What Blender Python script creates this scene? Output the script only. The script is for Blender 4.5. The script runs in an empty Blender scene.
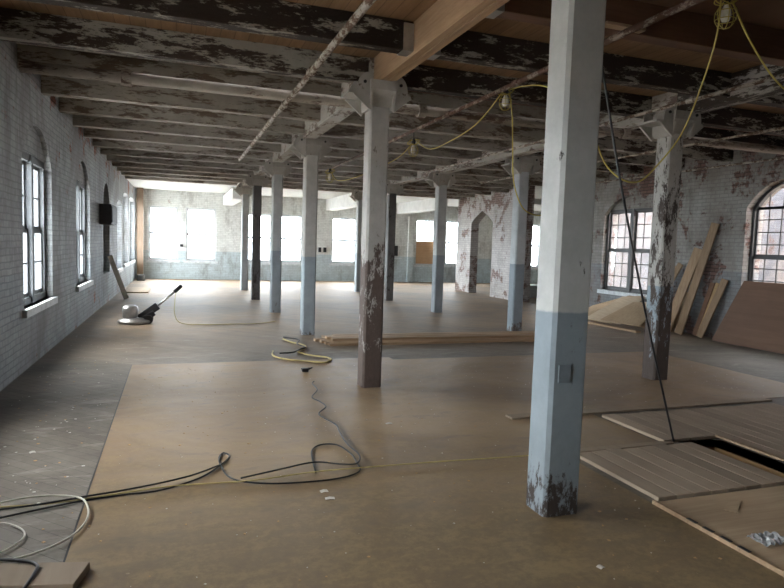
import bpy, bmesh, math, random
from mathutils import Vector, Matrix
random.seed(7)
S = bpy.context.scene
COL = S.collection
PI = math.pi

# ------------------------------------------------------------------ object helpers
OFF = {}
def tag(o, label=None, cat=None, group=None, kind=None):
    if label: o['label'] = label
    if cat: o['category'] = cat
    if group: o['group'] = group
    if kind: o['kind'] = kind
    return o
def empty(name, loc, label=None, cat=None, group=None, kind=None):
    o = bpy.data.objects.new(name, None); COL.objects.link(o)
    o.location = loc; o.empty_display_size = .1
    OFF[o.name] = Vector(loc)
    return tag(o, label, cat, group, kind)
def build(name, bm, mat, parent=None, org=None, smooth=False):
    """bm is in world coordinates; stored relative to the parent (or org)."""
    base = OFF[parent.name] if parent else Vector(org or (0, 0, 0))
    bmesh.ops.recalc_face_normals(bm, faces=bm.faces)
    bm.transform(Matrix.Translation(-base))
    me = bpy.data.meshes.new(name); bm.to_mesh(me); bm.free()
    mats = mat if isinstance(mat, (list, tuple)) else [mat]
    for m in mats: me.materials.append(m)
    if smooth:
        for p in me.polygons: p.use_smooth = True
    o = bpy.data.objects.new(name, me); COL.objects.link(o)
    if parent: o.parent = parent
    else: o.location = base
    OFF[o.name] = base.copy()
    return o
def NB(): return bmesh.new()
def box(bm, x0, x1, y0, y1, z0, z1, M=None, bev=0):
    vs = [bm.verts.new((x, y, z)) for x in (x0, x1) for y in (y0, y1) for z in (z0, z1)]
    q = [(0,1,3,2),(4,6,7,5),(0,4,5,1),(2,3,7,6),(0,2,6,4),(1,5,7,3)]
    fs = [bm.faces.new([vs[i] for i in f]) for f in q]
    if bev:
        es = list({e for f in fs for e in f.edges})
        r = bmesh.ops.bevel(bm, geom=es, offset=bev, segments=2, affect='EDGES', profile=.5)
        vs = list({v for v in r['verts']} | {v for f in r['faces'] for v in f.verts} | {v for v in vs if v.is_valid})
    if M is not None: bmesh.ops.transform(bm, matrix=M, verts=vs)
    return vs
def obox(bm, a, b, w, t, up=(0, 0, 1), bev=0):
    """board from a to b, width w, thickness t; up = direction of the thickness"""
    a, b = Vector(a), Vector(b); d = b - a; L = d.length; d.normalize()
    u = Vector(up); u = (u - d * u.dot(d)).normalized(); s = d.cross(u)
    M = Matrix((( d.x, s.x, u.x, a.x), (d.y, s.y, u.y, a.y), (d.z, s.z, u.z, a.z), (0, 0, 0, 1)))
    return box(bm, 0, L, -w/2, w/2, -t/2, t/2, M, bev)
def prism(bm, pts, ext, axis='y', at=0.0):
    """polygon pts (u,v) extruded by ext along axis, starting at 'at'"""
    def P(u, v, w):
        return {'y': (u, w, v), 'x': (w, u, v), 'z': (u, v, w)}[axis]
    A = [bm.verts.new(P(u, v, at)) for u, v in pts]
    B = [bm.verts.new(P(u, v, at + ext)) for u, v in pts]
    n = len(pts)
    bm.faces.new(A); bm.faces.new(B[::-1])
    for i in range(n): bm.faces.new([A[i], A[(i+1) % n], B[(i+1) % n], B[i]])
    return A + B
def cyl(bm, a, b, r, r2=None, n=16):
    a, b = Vector(a), Vector(b); d = b - a; L = d.length
    q = Vector((0, 0, 1)).rotation_difference(d).to_matrix().to_4x4()
    M = Matrix.Translation((a + b) / 2) @ q
    bmesh.ops.create_cone(bm, cap_ends=True, segments=n, radius1=r, radius2=r if r2 is None else r2, depth=L, matrix=M)
def smoothpath(pts, sub=6):
    pts = [Vector(p) for p in pts]; out = []
    P = [pts[0]] + pts + [pts[-1]]
    for i in range(1, len(P) - 2):
        for k in range(sub):
            t = k / sub
            out.append(.5 * ((2*P[i]) + (P[i+1]-P[i-1])*t + (2*P[i-1]-5*P[i]+4*P[i+1]-P[i+2])*t*t + (-P[i-1]+3*P[i]-3*P[i+1]+P[i+2])*t**3))
    out.append(pts[-1]); return out
def tube(bm, pts, r, n=8, sub=6, smooth=True):
    pts = smoothpath(pts, sub) if smooth else [Vector(p) for p in pts]
    rings = []; up = Vector((0, 0, 1))
    for i, p in enumerate(pts):
        t = (pts[min(i+1, len(pts)-1)] - pts[max(i-1, 0)])
        if t.length < 1e-7: t = Vector((1, 0, 0))
        t.normalize()
        s = t.cross(up)
        if s.length < 1e-3: s = t.cross(Vector((1, 0, 0)))
        s.normalize(); u = s.cross(t); up = u if abs(t.z) > .9 else Vector((0, 0, 1))
        rings.append([bm.verts.new(p + (s*math.cos(2*PI*k/n) + u*math.sin(2*PI*k/n)) * r) for k in range(n)])
    for A, B in zip(rings, rings[1:]):
        for k in range(n): bm.faces.new([A[k], A[(k+1) % n], B[(k+1) % n], B[k]])
    bm.faces.new(rings[0]); bm.faces.new(rings[-1][::-1])
def lathe(bm, c, prof, n=24):
    c = Vector(c); rings = []
    for r, z in prof:
        rings.append([bm.verts.new(c + Vector((r*math.cos(2*PI*k/n), r*math.sin(2*PI*k/n), z))) for k in range(n)])
    for A, B in zip(rings, rings[1:]):
        for k in range(n): bm.faces.new([A[k], A[(k+1) % n], B[(k+1) % n], B[k]])
    bm.faces.new(rings[0]); bm.faces.new(rings[-1])

# ------------------------------------------------------------------ material helpers
class NT:
    def __init__(s, name):
        s.m = bpy.data.materials.new(name); s.m.use_nodes = True
        s.t = s.m.node_tree; s.b = s.t.nodes['Principled BSDF']; s.out = s.t.nodes['Material Output']
    def n(s, typ, props=None, **ins):
        nd = s.t.nodes.new(typ)
        for k, v in (props or {}).items(): setattr(nd, k, v)
        for k, v in ins.items(): s.set(nd.inputs[int(k[1:])] if k[0] == '_' and k[1:].isdigit() else nd.inputs[k.replace('_', ' ')], v)
        return nd
    def set(s, sock, v):
        if isinstance(v, bpy.types.NodeSocket): s.t.links.new(v, sock)
        elif isinstance(v, bpy.types.Node): s.t.links.new(v.outputs[0], sock)
        else: sock.default_value = v
    def math(s, op, a, b=0.0, c=0.0, clamp=False):
        return s.n('ShaderNodeMath', {'operation': op, 'use_clamp': clamp}, _0=a, _1=b, _2=c).outputs[0]
    def mix(s, f, a, b, mode='MIX'):
        nd = s.t.nodes.new('ShaderNodeMix'); nd.data_type = 'RGBA'; nd.blend_type = mode
        s.set(nd.inputs[0], f); s.set(nd.inputs[6], a); s.set(nd.inputs[7], b)
        return nd.outputs[2]
    def step(s, v, lo, hi, a=0.0, b=1.0):
        return s.n('ShaderNodeMapRange', {'clamp': True}, Value=v, From_Min=lo, From_Max=hi, To_Min=a, To_Max=b).outputs[0]
    def noise(s, vec, scale, detail=6, rough=.6, dist=0.0):
        return s.n('ShaderNodeTexNoise', None, Vector=vec, Scale=scale, Detail=detail, Roughness=rough, Distortion=dist).outputs[0]
    def obj(s): return s.n('ShaderNodeTexCoord').outputs['Object']
    def mp(s, vec, scale=(1, 1, 1), rot=(0, 0, 0), loc=(0, 0, 0)):
        return s.n('ShaderNodeMapping', None, Vector=vec, Scale=scale, Rotation=rot, Location=loc).outputs[0]
    def rnd(s, vec, k=40.0):
        r = s.n('ShaderNodeObjectInfo').outputs['Random']
        r = s.math('MULTIPLY', r, k)
        cx = s.n('ShaderNodeCombineXYZ', None, X=r, Y=r, Z=0.0).outputs[0]
        return s.n('ShaderNodeVectorMath', {'operation': 'ADD'}, _0=vec, _1=cx).outputs[0]
    def bump(s, h, strength=.3, dist=.01):
        s.set(s.b.inputs['Normal'], s.n('ShaderNodeBump', None, Height=h, Strength=strength, Distance=dist).outputs[0])
    def fin(s, col, rough=.8, spec=.3):
        s.set(s.b.inputs['Base Color'], col); s.set(s.b.inputs['Roughness'], rough)
        s.b.inputs['Specular IOR Level'].default_value = spec
        return s.m
def c4(c): return (c[0], c[1], c[2], 1.0)
def sr(r, g, b):
    f = lambda v: (v/255/12.92) if v/255 <= .04045 else ((v/255+.055)/1.055)**2.4
    return (f(r), f(g), f(b), 1.0)

def plain(name, col, rough=.6, metal=0.0, var=.12, scale=20):
    t = NT(name); v = t.noise(t.obj(), scale, 4)
    k = t.step(v, .3, .7, 1-var, 1+var)
    cc = t.n('ShaderNodeCombineXYZ', None, X=k, Y=k, Z=k).outputs[0]
    t.b.inputs['Metallic'].default_value = metal
    return t.fin(t.mix(1.0, c4(col), cc, 'MULTIPLY'), rough, .4)

def wood(name, c1, c2, axis='x', scale=1.0, rough=.7):
    t = NT(name); v = t.rnd(t.obj())
    st = {'x': (.5, 9, 9), 'y': (9, .5, 9), 'z': (9, 9, .5)}[axis]
    g = t.noise(t.mp(v, st), 3*scale, 7, .65, .6)
    g2 = t.noise(v, 1.2, 3)
    col = t.mix(t.step(g, .35, .65), c4(c1), c4(c2))
    col = t.mix(t.step(g2, .4, .75, 0, .45), col, c4([k*.6 for k in c1]))
    r = t.n('ShaderNodeObjectInfo').outputs['Random']
    kk = t.step(r, 0, 1, .8, 1.15)
    cc = t.n('ShaderNodeCombineXYZ', None, X=kk, Y=kk, Z=kk).outputs[0]
    col = t.mix(1.0, col, cc, 'MULTIPLY')
    t.bump(g, .15, .003)
    return t.fin(col, rough, .3)

def peel(name, paint, woodc, thr=.5, st=(1, 1, 1), scale=2.5, dado=None, ramp=None, lowpaint=None, rough=.75, edge=.02, tilt=0):
    """old paint peeling from dark timber; ramp = [(z, extra peel)...] worn zones by height"""
    t = NT(name); o = t.obj(); v = t.rnd(o)
    nz = t.noise(t.mp(v, st), scale, 9, .68, .3)
    fine = t.noise(t.mp(v, st), scale*6, 7, .75)
    mval = t.math('ADD', t.math('MULTIPLY', nz, .68), t.math('MULTIPLY', fine, .32))
    z = t.n('ShaderNodeSeparateXYZ', None, Vector=o).outputs[2]
    if ramp:
        cr = t.t.nodes.new('ShaderNodeValToRGB'); cr.color_ramp.elements.remove(cr.color_ramp.elements[1])
        e0 = True
        for zz, a in ramp:
            if e0: e = cr.color_ramp.elements[0]; e.position = zz/4; e0 = False
            else: e = cr.color_ramp.elements.new(zz/4)
            a = a*.5+.5; e.color = (a, a, a, 1)
        t.set(cr.inputs[0], t.math('DIVIDE', z, 4.0))
        sep = t.n('ShaderNodeSeparateColor', None, Color=cr.outputs[0]).outputs[0]
        mval = t.math('ADD', mval, t.math('MULTIPLY_ADD', sep, 2.0, -1.0))
    mask = t.step(mval, thr-edge, thr+edge)
    pv = t.noise(v, 4, 6, .7)
    pc = t.mix(t.step(pv, .35, .7), c4(paint), c4([k*.78 for k in paint]))
    if dado:
        zw = t.math('ADD', z, t.math('MULTIPLY_ADD', t.noise(v, 9, 2), .03, -.015))
        lp = t.mix(t.step(pv, .35, .7), c4(lowpaint), c4([k*.8 for k in lowpaint]))
        pc = t.mix(t.step(zw, dado-.006, dado+.006), lp, pc)
    wn = t.noise(t.mp(v, (st[0], st[1], st[2])), scale*4, 5, .7)
    wc = t.mix(wn, c4([k*.6 for k in woodc]), c4([min(1, k*1.6) for k in woodc]))
    col = t.mix(mask, pc, wc)
    h = t.math('MULTIPLY_ADD', mask, -1.0, t.math('MULTIPLY', fine, .4))
    t.bump(h, .5, .006)
    return t.fin(col, rough, .3)

def brickwall(name, paint, dadoc=None, dadoz=1.2, expose=.6, brick=(.30, .12, .08), dirt=.5, plaster=None, mort=.45, dcol=(.30, .26, .23)):
    t = NT(name); o = t.obj()
    sx = t.n('ShaderNodeSeparateXYZ', None, Vector=o)
    u = t.math('ADD', sx.outputs[0], sx.outputs[1])
    wob = t.math('MULTIPLY_ADD', t.noise(o, 2.5, 3), .03, -.015)
    uv = t.n('ShaderNodeCombineXYZ', None, X=t.math('ADD', u, wob), Y=t.math('ADD', sx.outputs[2], wob), Z=0.0).outputs[0]
    br = t.n('ShaderNodeTexBrick', {'offset': .5}, Vector=uv, Color1=(1, 1, 1, 1), Color2=(.68, .68, .68, 1), Mortar=(.35, .35, .35, 1), Scale=1.0,
             Mortar_Size=.009, Mortar_Smooth=.3, Bias=0.0, Brick_Width=.21, Row_Height=.072)
    n1 = t.noise(o, 1.3, 8, .68, .4); n2 = t.noise(o, 7, 6, .7)
    pc = t.mix(t.step(n2, .35, .7), c4(paint), c4([k*.82 for k in paint]))
    z = sx.outputs[2]
    if dadoc:
        zz = t.math('ADD', z, t.math('MULTIPLY_ADD', n2, .05, -.025))
        lp = t.mix(t.step(n2, .35, .7), c4(dadoc), c4([k*.8 for k in dadoc]))
        pc = t.mix(t.step(zz, dadoz-.01, dadoz+.01), lp, pc)
    pc = t.mix(mort, pc, br.outputs[0], 'MULTIPLY')
    nd = t.noise(o, .7, 7, .7, .5)
    pc = t.mix(t.step(nd, .42, .62, 0, dirt), pc, c4(dcol))
    pc = t.mix(t.step(t.noise(t.mp(o, (1, 1, .35)), 2.2, 8, .75), .50, .64, 0, .45), pc, c4([k*.55 for k in dcol[:3]]))
    bb = t.mix(1.0, c4(brick), br.outputs[0], 'MULTIPLY')
    mv = t.math('ADD', t.math('MULTIPLY', n1, .75), t.math('MULTIPLY', n2, .25))
    # the lowest courses and the top below the ceiling are more worn
    mv = t.math('ADD', mv, t.step(z, .0, .6, .05, 0))
    mv = t.math('ADD', mv, t.step(z, 2.5, 3.4, 0, .07))
    col = t.mix(t.step(mv, expose-.02, expose+.02), pc, bb)
    h = t.math('ADD', t.math('MULTIPLY', br.outputs[1], -1.0), t.math('MULTIPLY', n2, .5))
    t.bump(h, .55, .008)
    return t.fin(col, .8, .3)

# palette
WHITE_P = (.62, .63, .62)
M = {}
M['brick_left'] = brickwall('painted brick left', (.44, .47, .485), (.40, .45, .48), 1.15, .63, dirt=.75, mort=.5, dcol=(.20,.19,.185))
M['brick_far'] = brickwall('painted brick far', (.84, .86, .84), (.60, .70, .74), 1.12, .68, dirt=.1, mort=.3)
M['brick_right'] = brickwall('painted brick right', (.35, .34, .315), (.265, .28, .29), 1.32, .555, brick=(.17, .10, .08), dirt=.75, dcol=(.19,.16,.14))
M['brick_part'] = brickwall('flaking brick partition', (.60, .57, .55), None, 1, .56, brick=(.32, .23, .20), dirt=.4)
M['brick_back'] = brickwall('painted brick back', (.5, .5, .48), (.35, .42, .46), 1.2, .62, dirt=.5)
M['brick_pale'] = brickwall('pale brick outside', (.085, .087, .10), None, 1, .60, brick=(.10,.06,.05), dirt=.3)
M['brick_red'] = brickwall('red brick outside', (.66, .50, .48), None, 1, .9, dirt=.2)
M['stone'] = plain('painted stone sill', (.62, .66, .68), .7, var=.2, scale=9)
M['frame_grey'] = plain('grey window paint', (.16, .17, .18), .75)
M['frame_dark'] = plain('dark window paint', (.07, .07, .07), .5)
M['frame_white'] = plain('white window paint', (.60, .62, .64), .5)
M['dark_metal'] = plain('dark metal', (.03, .03, .032), .75)
M['black_rubber'] = plain('black rubber', (.012, .012, .013), .45)
M['cap_iron'] = peel('painted cast iron', (.46, .43, .385), (.14, .10, .08), .62, (1, 1, 1), 6)
M['yellow'] = plain('yellow cord jacket', (.50, .40, .09), .5)
M['tan_cord'] = plain('dusty yellow cord', (.42, .34, .14), .6)
M['cream_cord'] = plain('cream cord jacket', (.50, .48, .40), .5)
M['bulb'] = plain('bulb glass', (.75, .73, .66), .15)
M['rust_pipe'] = peel('rusty pipe', (.46, .41, .34), (.12, .075, .05), .50, (1, .4, 1), 16)
M['red_pipe'] = peel('rust brown pipe', (.30, .24, .19), (.085, .045, .03), .47, (1, .5, 1), 12)
M['main_pipe'] = peel('painted main pipe', (.38, .32, .26), (.12, .08, .06), .54, (.5, 2, 2), 4)
M['ply'] = wood('plywood sheet', (.34, .24, .15), (.44, .33, .21), 'x')
M['ply_dark'] = wood('brown panel sheet', (.14, .075, .045), (.18, .10, .062), 'y', .4)
M['lumber'] = wood('bare lumber', (.27, .175, .10), (.37, .255, .155), 'z')
M['pale_ply'] = wood('pale plywood', (.42, .33, .23), (.50, .40, .29), 'y')
M['lumber_x'] = wood('bare lumber flat', (.29, .19, .11), (.42, .29, .18), 'x')
M['new_girder'] = wood('laminated girder', (.36, .22, .12), (.47, .31, .18), 'y', 1.5)
M['new_joist'] = wood('reddish new joist', (.13, .065, .035), (.18, .09, .05), 'x')
M['orange_board'] = wood('orange board', (.58, .36, .20), (.66, .43, .26), 'x')
M['grey_board'] = wood('weathered plank', (.27, .205, .145), (.32, .25, .18), 'y', .35)
M['pit_wood'] = wood('raw pit timber', (.42, .26, .12), (.50, .32, .16), 'y')
M['white_cased'] = plain('white painted casing', (.72, .73, .72), .7, var=.08, scale=4)
M['far_ceiling'] = peel('white painted far ceiling', (.66, .67, .64), (.35, .30, .25), .66, (1, 1, 1), 3)
M['steel'] = plain('dull steel', (.45, .44, .42), .35, .8)
M['chip'] = plain('white flake', (.50, .48, .43), .8)

# glass: thin clear pane
def glass(name, rough=.02, tint=(.97, .98, .98), refl=.06, dirt=0.0):
    t = NT(name); t.t.nodes.remove(t.b)
    tr = t.n('ShaderNodeBsdfTransparent', None, Color=c4(tint))
    gl = t.n('ShaderNodeBsdfGlossy', None, Roughness=rough)
    mx = t.n('ShaderNodeMixShader', None, _0=refl, _1=tr.outputs[0], _2=gl.outputs[0])
    last = mx
    if dirt:
        d = t.n('ShaderNodeBsdfTranslucent', None, Color=(.8, .82, .85, 1))
        nz = t.step(t.noise(t.obj(), 3, 7, .7), .35, .75, dirt*.4, dirt)
        last = t.n('ShaderNodeMixShader', None, _0=nz, _1=mx.outputs[0], _2=d.outputs[0])
    t.set(t.out.inputs[0], last.outputs[0]); return t.m
M['glass'] = glass('window glass')
M['glass_dusty'] = glass('dusty window glass', dirt=.10)

# floor materials
def floor_old():
    t = NT('old strip floor'); o = t.obj()
    r = t.mp(o, (1, 1, 1), (0, 0, math.radians(45)))
    br = t.n('ShaderNodeTexBrick', {'offset': .37, 'offset_frequency': 2}, Vector=r, Color1=(1, 1, 1, 1), Color2=(.78, .78, .78, 1), Mortar=(.3, .3, .3, 1), Scale=1.0,
             Mortar_Size=.0025, Mortar_Smooth=.2, Bias=0.0, Brick_Width=2.6, Row_Height=.085)
    n1 = t.noise(o, .55, 8, .65, .6); n2 = t.noise(t.mp(o, (.5, 2.2, 1)), 2.2, 9, .75, .4); n3 = t.noise(o, 30, 4, .7)
    y = t.n('ShaderNodeSeparateXYZ', None, Vector=o)
    base = t.mix(t.step(n1, .38, .62), sr(84, 76, 66), sr(120, 113, 103))
    # towards the far end the boards are the bare tan ones
    tan = t.mix(t.step(n1, .4, .6), sr(148, 124, 96), sr(124, 108, 90))
    base = t.mix(t.step(t.math('ADD', y.outputs[1], t.math('MULTIPLY', n1, 4.0)), 10.0, 13.5), base, tan)
    base = t.mix(t.step(n2, .55, .64, 0, .45), base, sr(160, 156, 148))
    base = t.mix(t.step(n2, .43, .34, 0, .7), base, sr(70, 60, 50))
    base = t.mix(t.step(n3, .62, .75, 0, .5), base, sr(70, 62, 54))
    base = t.mix(.65, base, br.outputs[0], 'MULTIPLY')
    t.bump(t.math('ADD', t.math('MULTIPLY', br.outputs[1], -1.0), t.math('MULTIPLY', n3, .3)), .35, .004)
    rg = t.step(n2, .3, .7, .55, .75)
    return t.fin(base, rg, .45)
M['floor'] = floor_old()
def hardboard():
    t = NT('hardboard sheets'); o = t.obj()
    n1 = t.noise(o, .6, 7, .6, .8); n2 = t.noise(t.mp(o, (1, 2.2, 1)), 2.6, 9, .72, .5); n3 = t.noise(o, 18, 7, .8)
    c = t.mix(t.step(n1, .35, .65), sr(112, 92, 70), sr(146, 124, 97))
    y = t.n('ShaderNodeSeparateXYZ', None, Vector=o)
    # darker yellow-brown tone towards the camera end, then yellowish scuffs
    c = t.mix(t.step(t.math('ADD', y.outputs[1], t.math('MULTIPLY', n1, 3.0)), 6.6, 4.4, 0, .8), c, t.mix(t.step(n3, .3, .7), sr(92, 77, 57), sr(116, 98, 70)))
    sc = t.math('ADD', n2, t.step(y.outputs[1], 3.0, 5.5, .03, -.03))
    c = t.mix(t.step(t.math('MULTIPLY_ADD', n3, .35, t.math('MULTIPLY', sc, .65)), .50, .60, 0, .35), c, sr(150, 132, 96))
    c = t.mix(t.step(n2, .45, .34, 0, .6), c, sr(92, 76, 60))
    c = t.mix(t.step(n3, .60, .68, 0, .55), c, sr(84, 68, 52))
    c = t.mix(t.step(n3, .37, .31, 0, .6), c, sr(170, 152, 120))
    t.bump(n3, .12, .002)
    return t.fin(c, t.step(n2, .3, .7, .42, .62), .4)
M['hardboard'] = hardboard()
def deck(name, a, b, wid=.14):
    t = NT(name); o = t.obj()
    r = t.mp(o, (1, 1, 1), (0, 0, PI/2))
    br = t.n('ShaderNodeTexBrick', {'offset': .4}, Vector=r, Color1=(1, 1, 1, 1), Color2=(.75, .75, .75, 1), Mortar=(.25, .25, .25, 1), Scale=1.0,
             Mortar_Size=.003, Mortar_Smooth=.2, Bias=0.0, Brick_Width=2.4, Row_Height=wid)
    n = t.noise(t.mp(o, (6, .6, 1)), 2, 7, .7)
    c = t.mix(t.step(n, .35, .65), c4(a), c4(b))
    return t.fin(t.mix(.8, c, br.outputs[0], 'MULTIPLY'), .75, .3)
M['deck_new'] = deck('new ceiling boards', (.22, .125, .06), (.30, .18, .095))
M['deck_ply'] = plain('ceiling plywood', (.15, .08, .045), .7, var=.3, scale=1.2)
M['deck_old'] = deck('old ceiling boards', (.30, .22, .17), (.45, .40, .35), .09)
M['deck_red'] = deck('red brown ceiling boards', (.13, .05, .035), (.20, .10, .07), .09)

# joist paints, from bare and dark near the camera to whitewashed further in
JP = [peel('joist bare dark', (.36, .33, .28), (.03, .020, .015), .455, (.5, 1.8, 1.8), 5.2, edge=.02),
      peel('joist half peeled', (.38, .35, .295), (.045, .03, .022), .505, (.45, 1.7, 1.7), 4.8, edge=.02),
      peel('joist cream peeling', (.40, .365, .31), (.13, .095, .068), .525, (.4, 1.7, 1.7), 4.6, edge=.025),
      peel('joist mostly painted', (.43, .40, .35), (.15, .12, .095), .54, (.4, 1.8, 1.8), 4.6, edge=.03)]
M['girder_old'] = peel('old girder paint', (.46, .425, .37), (.14, .10, .08), .54, (1.4, .4, 1.4), 4)
M['girder_dark'] = peel('dark flaking girder', (.40, .37, .33), (.045, .032, .025), .475, (1.6, .4, 1.6), 4.5)

# ------------------------------------------------------------------ layout constants
XR = 10.0            # face of the right wall
YF = 25.9            # face of the far wall
YB = -6.0            # face of the back wall, behind the camera
ZC = 3.665           # underside of the ceiling boards
JZ = 3.40            # underside of the joists
XE = 21.0            # far side of the room beyond the partition

# left wall runs very slightly off the column grid
LO = Vector((-1.66, 7.0, 0)); LD = Vector((.0121, 1, 0)).normalized(); LN = Vector((-LD.y, LD.x, 0))
def Lw(s, d, z):     # s = y-like distance along, d = depth into the wall (away from the room)
    return LO + LD*(s - 7.0) + LN*d + Vector((0, 0, z))
def Rw(s, d, z): return Vector((XR + d, s, z))
def Fw(s, d, z): return Vector((s, YF + d, z))
def Bw(s, d, z): return Vector((s, YB - d, z))

def arcpts(s0, s1, zs, rise, n=14, pointed=False):
    if rise <= 0: return [(s0, zs), (s1, zs)]
    out = []
    w = (s1 - s0) / 2
    for i in range(n+1):
        a = i / n
        if pointed:
            k = 1 - abs(2*a - 1); z = zs + rise * (k ** .8)
        elif rise >= w*.95:
            t = PI * (1 - a); out.append(((s0+s1)/2 + w*math.cos(t), zs + rise*math.sin(t))); continue
        else:
            R = (w*w + rise*rise) / (2*rise); x = (2*a-1)*w; z = zs + rise - R + math.sqrt(max(0, R*R - x*x))
        out.append((s0 + a*(s1-s0), z))
    return out

def wall(name, F, s0, s1, top, thick, opens, mat, label=None):
    """wall slab with true openings; opens = (a, b, sill, spring, rise, pointed)"""
    bm = NB()
    def slab(poly):          # polygon in (s,z), extruded into the wall depth
        A = [bm.verts.new(F(s, 0, z)) for s, z in poly]; B = [bm.verts.new(F(s, thick, z)) for s, z in poly]
        bm.faces.new(A); bm.faces.new(B[::-1]); n = len(poly)
        for i in range(n): bm.faces.new([A[i], A[(i+1) % n], B[(i+1) % n], B[i]])
    cur = s0
    for a, b, zs, zt, rise, pointed in sorted(opens):
        if a > cur: slab([(cur, 0), (a, 0), (a, top), (cur, top)])
        if zs > 0: slab([(a, 0), (b, 0), (b, zs), (a, zs)])
        arc = arcpts(a, b, zt, rise, pointed=pointed)
        for (p0, z0), (p1, z1) in zip(arc, arc[1:]): slab([(p0, z0), (p1, z1), (p1, top), (p0, top)])
        cur = b
    slab([(cur, 0), (s1, 0), (s1, top), (cur, top)])
    bmesh.ops.remove_doubles(bm, verts=bm.verts, dist=1e-5)
    o = build(name, bm, mat); o['kind'] = 'structure'
    return o

WN = [0]
PORTALS = []
def fbox(bm, F, s0, s1, d0, d1, z0, z1):
    vs = [bm.verts.new(F(s, d, z)) for s in (s0, s1) for d in (d0, d1) for z in (z0, z1)]
    for f in [(0,1,3,2),(4,6,7,5),(0,4,5,1),(2,3,7,6),(0,2,6,4),(1,5,7,3)]: bm.faces.new([vs[i] for i in f])
def window(F, a, b, zs, zt, depth, wallt, frame, gm, units=1, cols=2, rows=(2, 2), sill=True, rise=0, silld=.10, board=None, extra_bars=0, sillmat=None, fwid=.055):
    WN[0] += 1
    w = empty('window_%d' % WN[0], F((a+b)/2, depth, zs), kind='structure')
    d0, d1 = depth, depth + .10
    fw = fwid
    bm = NB()
    arc = arcpts(a, b, zt, rise)
    if rise > 0:
        inner = [((a+b)/2 + (s-(a+b)/2)*(1-2*fw/(b-a)), z - fw) for s, z in arc]
        for (p, q), (p2, q2) in zip(zip(arc, inner), zip(arc[1:], inner[1:])):
            quad = [p, p2, q2, q]
            A = [bm.verts.new(F(s, d0, z)) for s, z in quad]; B = [bm.verts.new(F(s, d1, z)) for s, z in quad]
            bm.faces.new(A); bm.faces.new(B[::-1])
            for i in range(4): bm.faces.new([A[i], A[(i+1) % 4], B[(i+1) % 4], B[i]])
    else: fbox(bm, F, a, b, d0, d1, zt-fw, zt)
    fbox(bm, F, a, a+fw, d0, d1, zs, zt); fbox(bm, F, b-fw, b, d0, d1, zs, zt); fbox(bm, F, a, b, d0, d1, zs, zs+fw)
    us = (b - a) / units
    for k in range(1, units): fbox(bm, F, a+k*us-.055, a+k*us+.055, d0-.02, d1, zs, zt + (rise*.9 if rise else 0))
    build('window_frame', bm, frame, w)
    zm = (zs + zt) / 2
    for k in range(units):
        x0 = a + k*us + (fw if k == 0 else .055); x1 = a + (k+1)*us - (fw if k == units-1 else .055)
        for lvl, (z0, z1, n) in enumerate(((zs+fw, zm, rows[0]), (zm, zt-(0 if rise else fw), rows[1]))):
            dd = .03 if lvl == 0 else .06
            if board and lvl == 0:
                bb = NB(); fbox(bb, F, x0, x1, d0+dd, d0+dd+.02, z0, z1+.02); build('board_panel', bb, board, w); continue
            sb = NB()
            for q in ((x0, x0+.035, z0, z1), (x1-.035, x1, z0, z1), (x0, x1, z0, z0+.05), (x0, x1, z1-.04, z1+.005)):
                fbox(sb, F, q[0], q[1], d0+dd, d0+dd+.03, q[2], q[3])
            for c in range(1, cols):
                xx = x0 + (x1-x0)*c/cols; fbox(sb, F, xx-.009, xx+.009, d0+dd+.005, d0+dd+.025, z0, z1)
            for c in range(1, n):
                zz = z0 + (z1-z0)*c/n; fbox(sb, F, x0, x1, d0+dd+.005, d0+dd+.025, zz-.009, zz+.009)
            s_ = build('sash', sb, frame, w)
            gb = NB(); fbox(gb, F, x0+.01, x1-.01, d0+dd+.013, d0+dd+.017, z0+.01, z1-.01)
            build('glass_pane', gb, gm, s_)
    if rise > 0:
        top = [(s, z) for s, z in arcpts(a+fw, b-fw, zt, rise-fw)]
        poly = [(a+fw, zt)] + top[1:-1] + [(b-fw, zt)]
        gb = NB(); A = [gb.verts.new(F(s, d0+.07, z)) for s, z in poly]; B = [gb.verts.new(F(s, d0+.074, z)) for s, z in poly]
        gb.faces.new(A); gb.faces.new(B[::-1])
        for i in range(len(poly)): gb.faces.new([A[i], A[(i+1) % len(poly)], B[(i+1) % len(poly)], B[i]])
        sb = NB()
        nb = units*cols
        for c in range(1, nb):
            xx = a + (b-a)*c/nb
            hh = [z for (s, z) in arc if s <= xx][-1]
            fbox(sb, F, xx-.009, xx+.009, d0+.06, d0+.085, zt, hh-.02)
        fbox(sb, F, a+.03, b-.03, d0+.06, d0+.085, zt-.03, zt+.01)
        hs_ = build('arched_head_bars', sb, frame, w); build('glass_pane', gb, gm, hs_)
    if sill:
        sb = NB(); fbox(sb, F, a-.08, b+.08, -silld, depth+.02, zs-.09, zs); build('window_sill', sb, sillmat or M['stone'], w)
    # sky portal in the outer plane of the opening
    PORTALS.append((F, (a+b)/2, wallt+.02, (zs+zt+rise)/2, b-a, zt+rise-zs))
    return w

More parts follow.
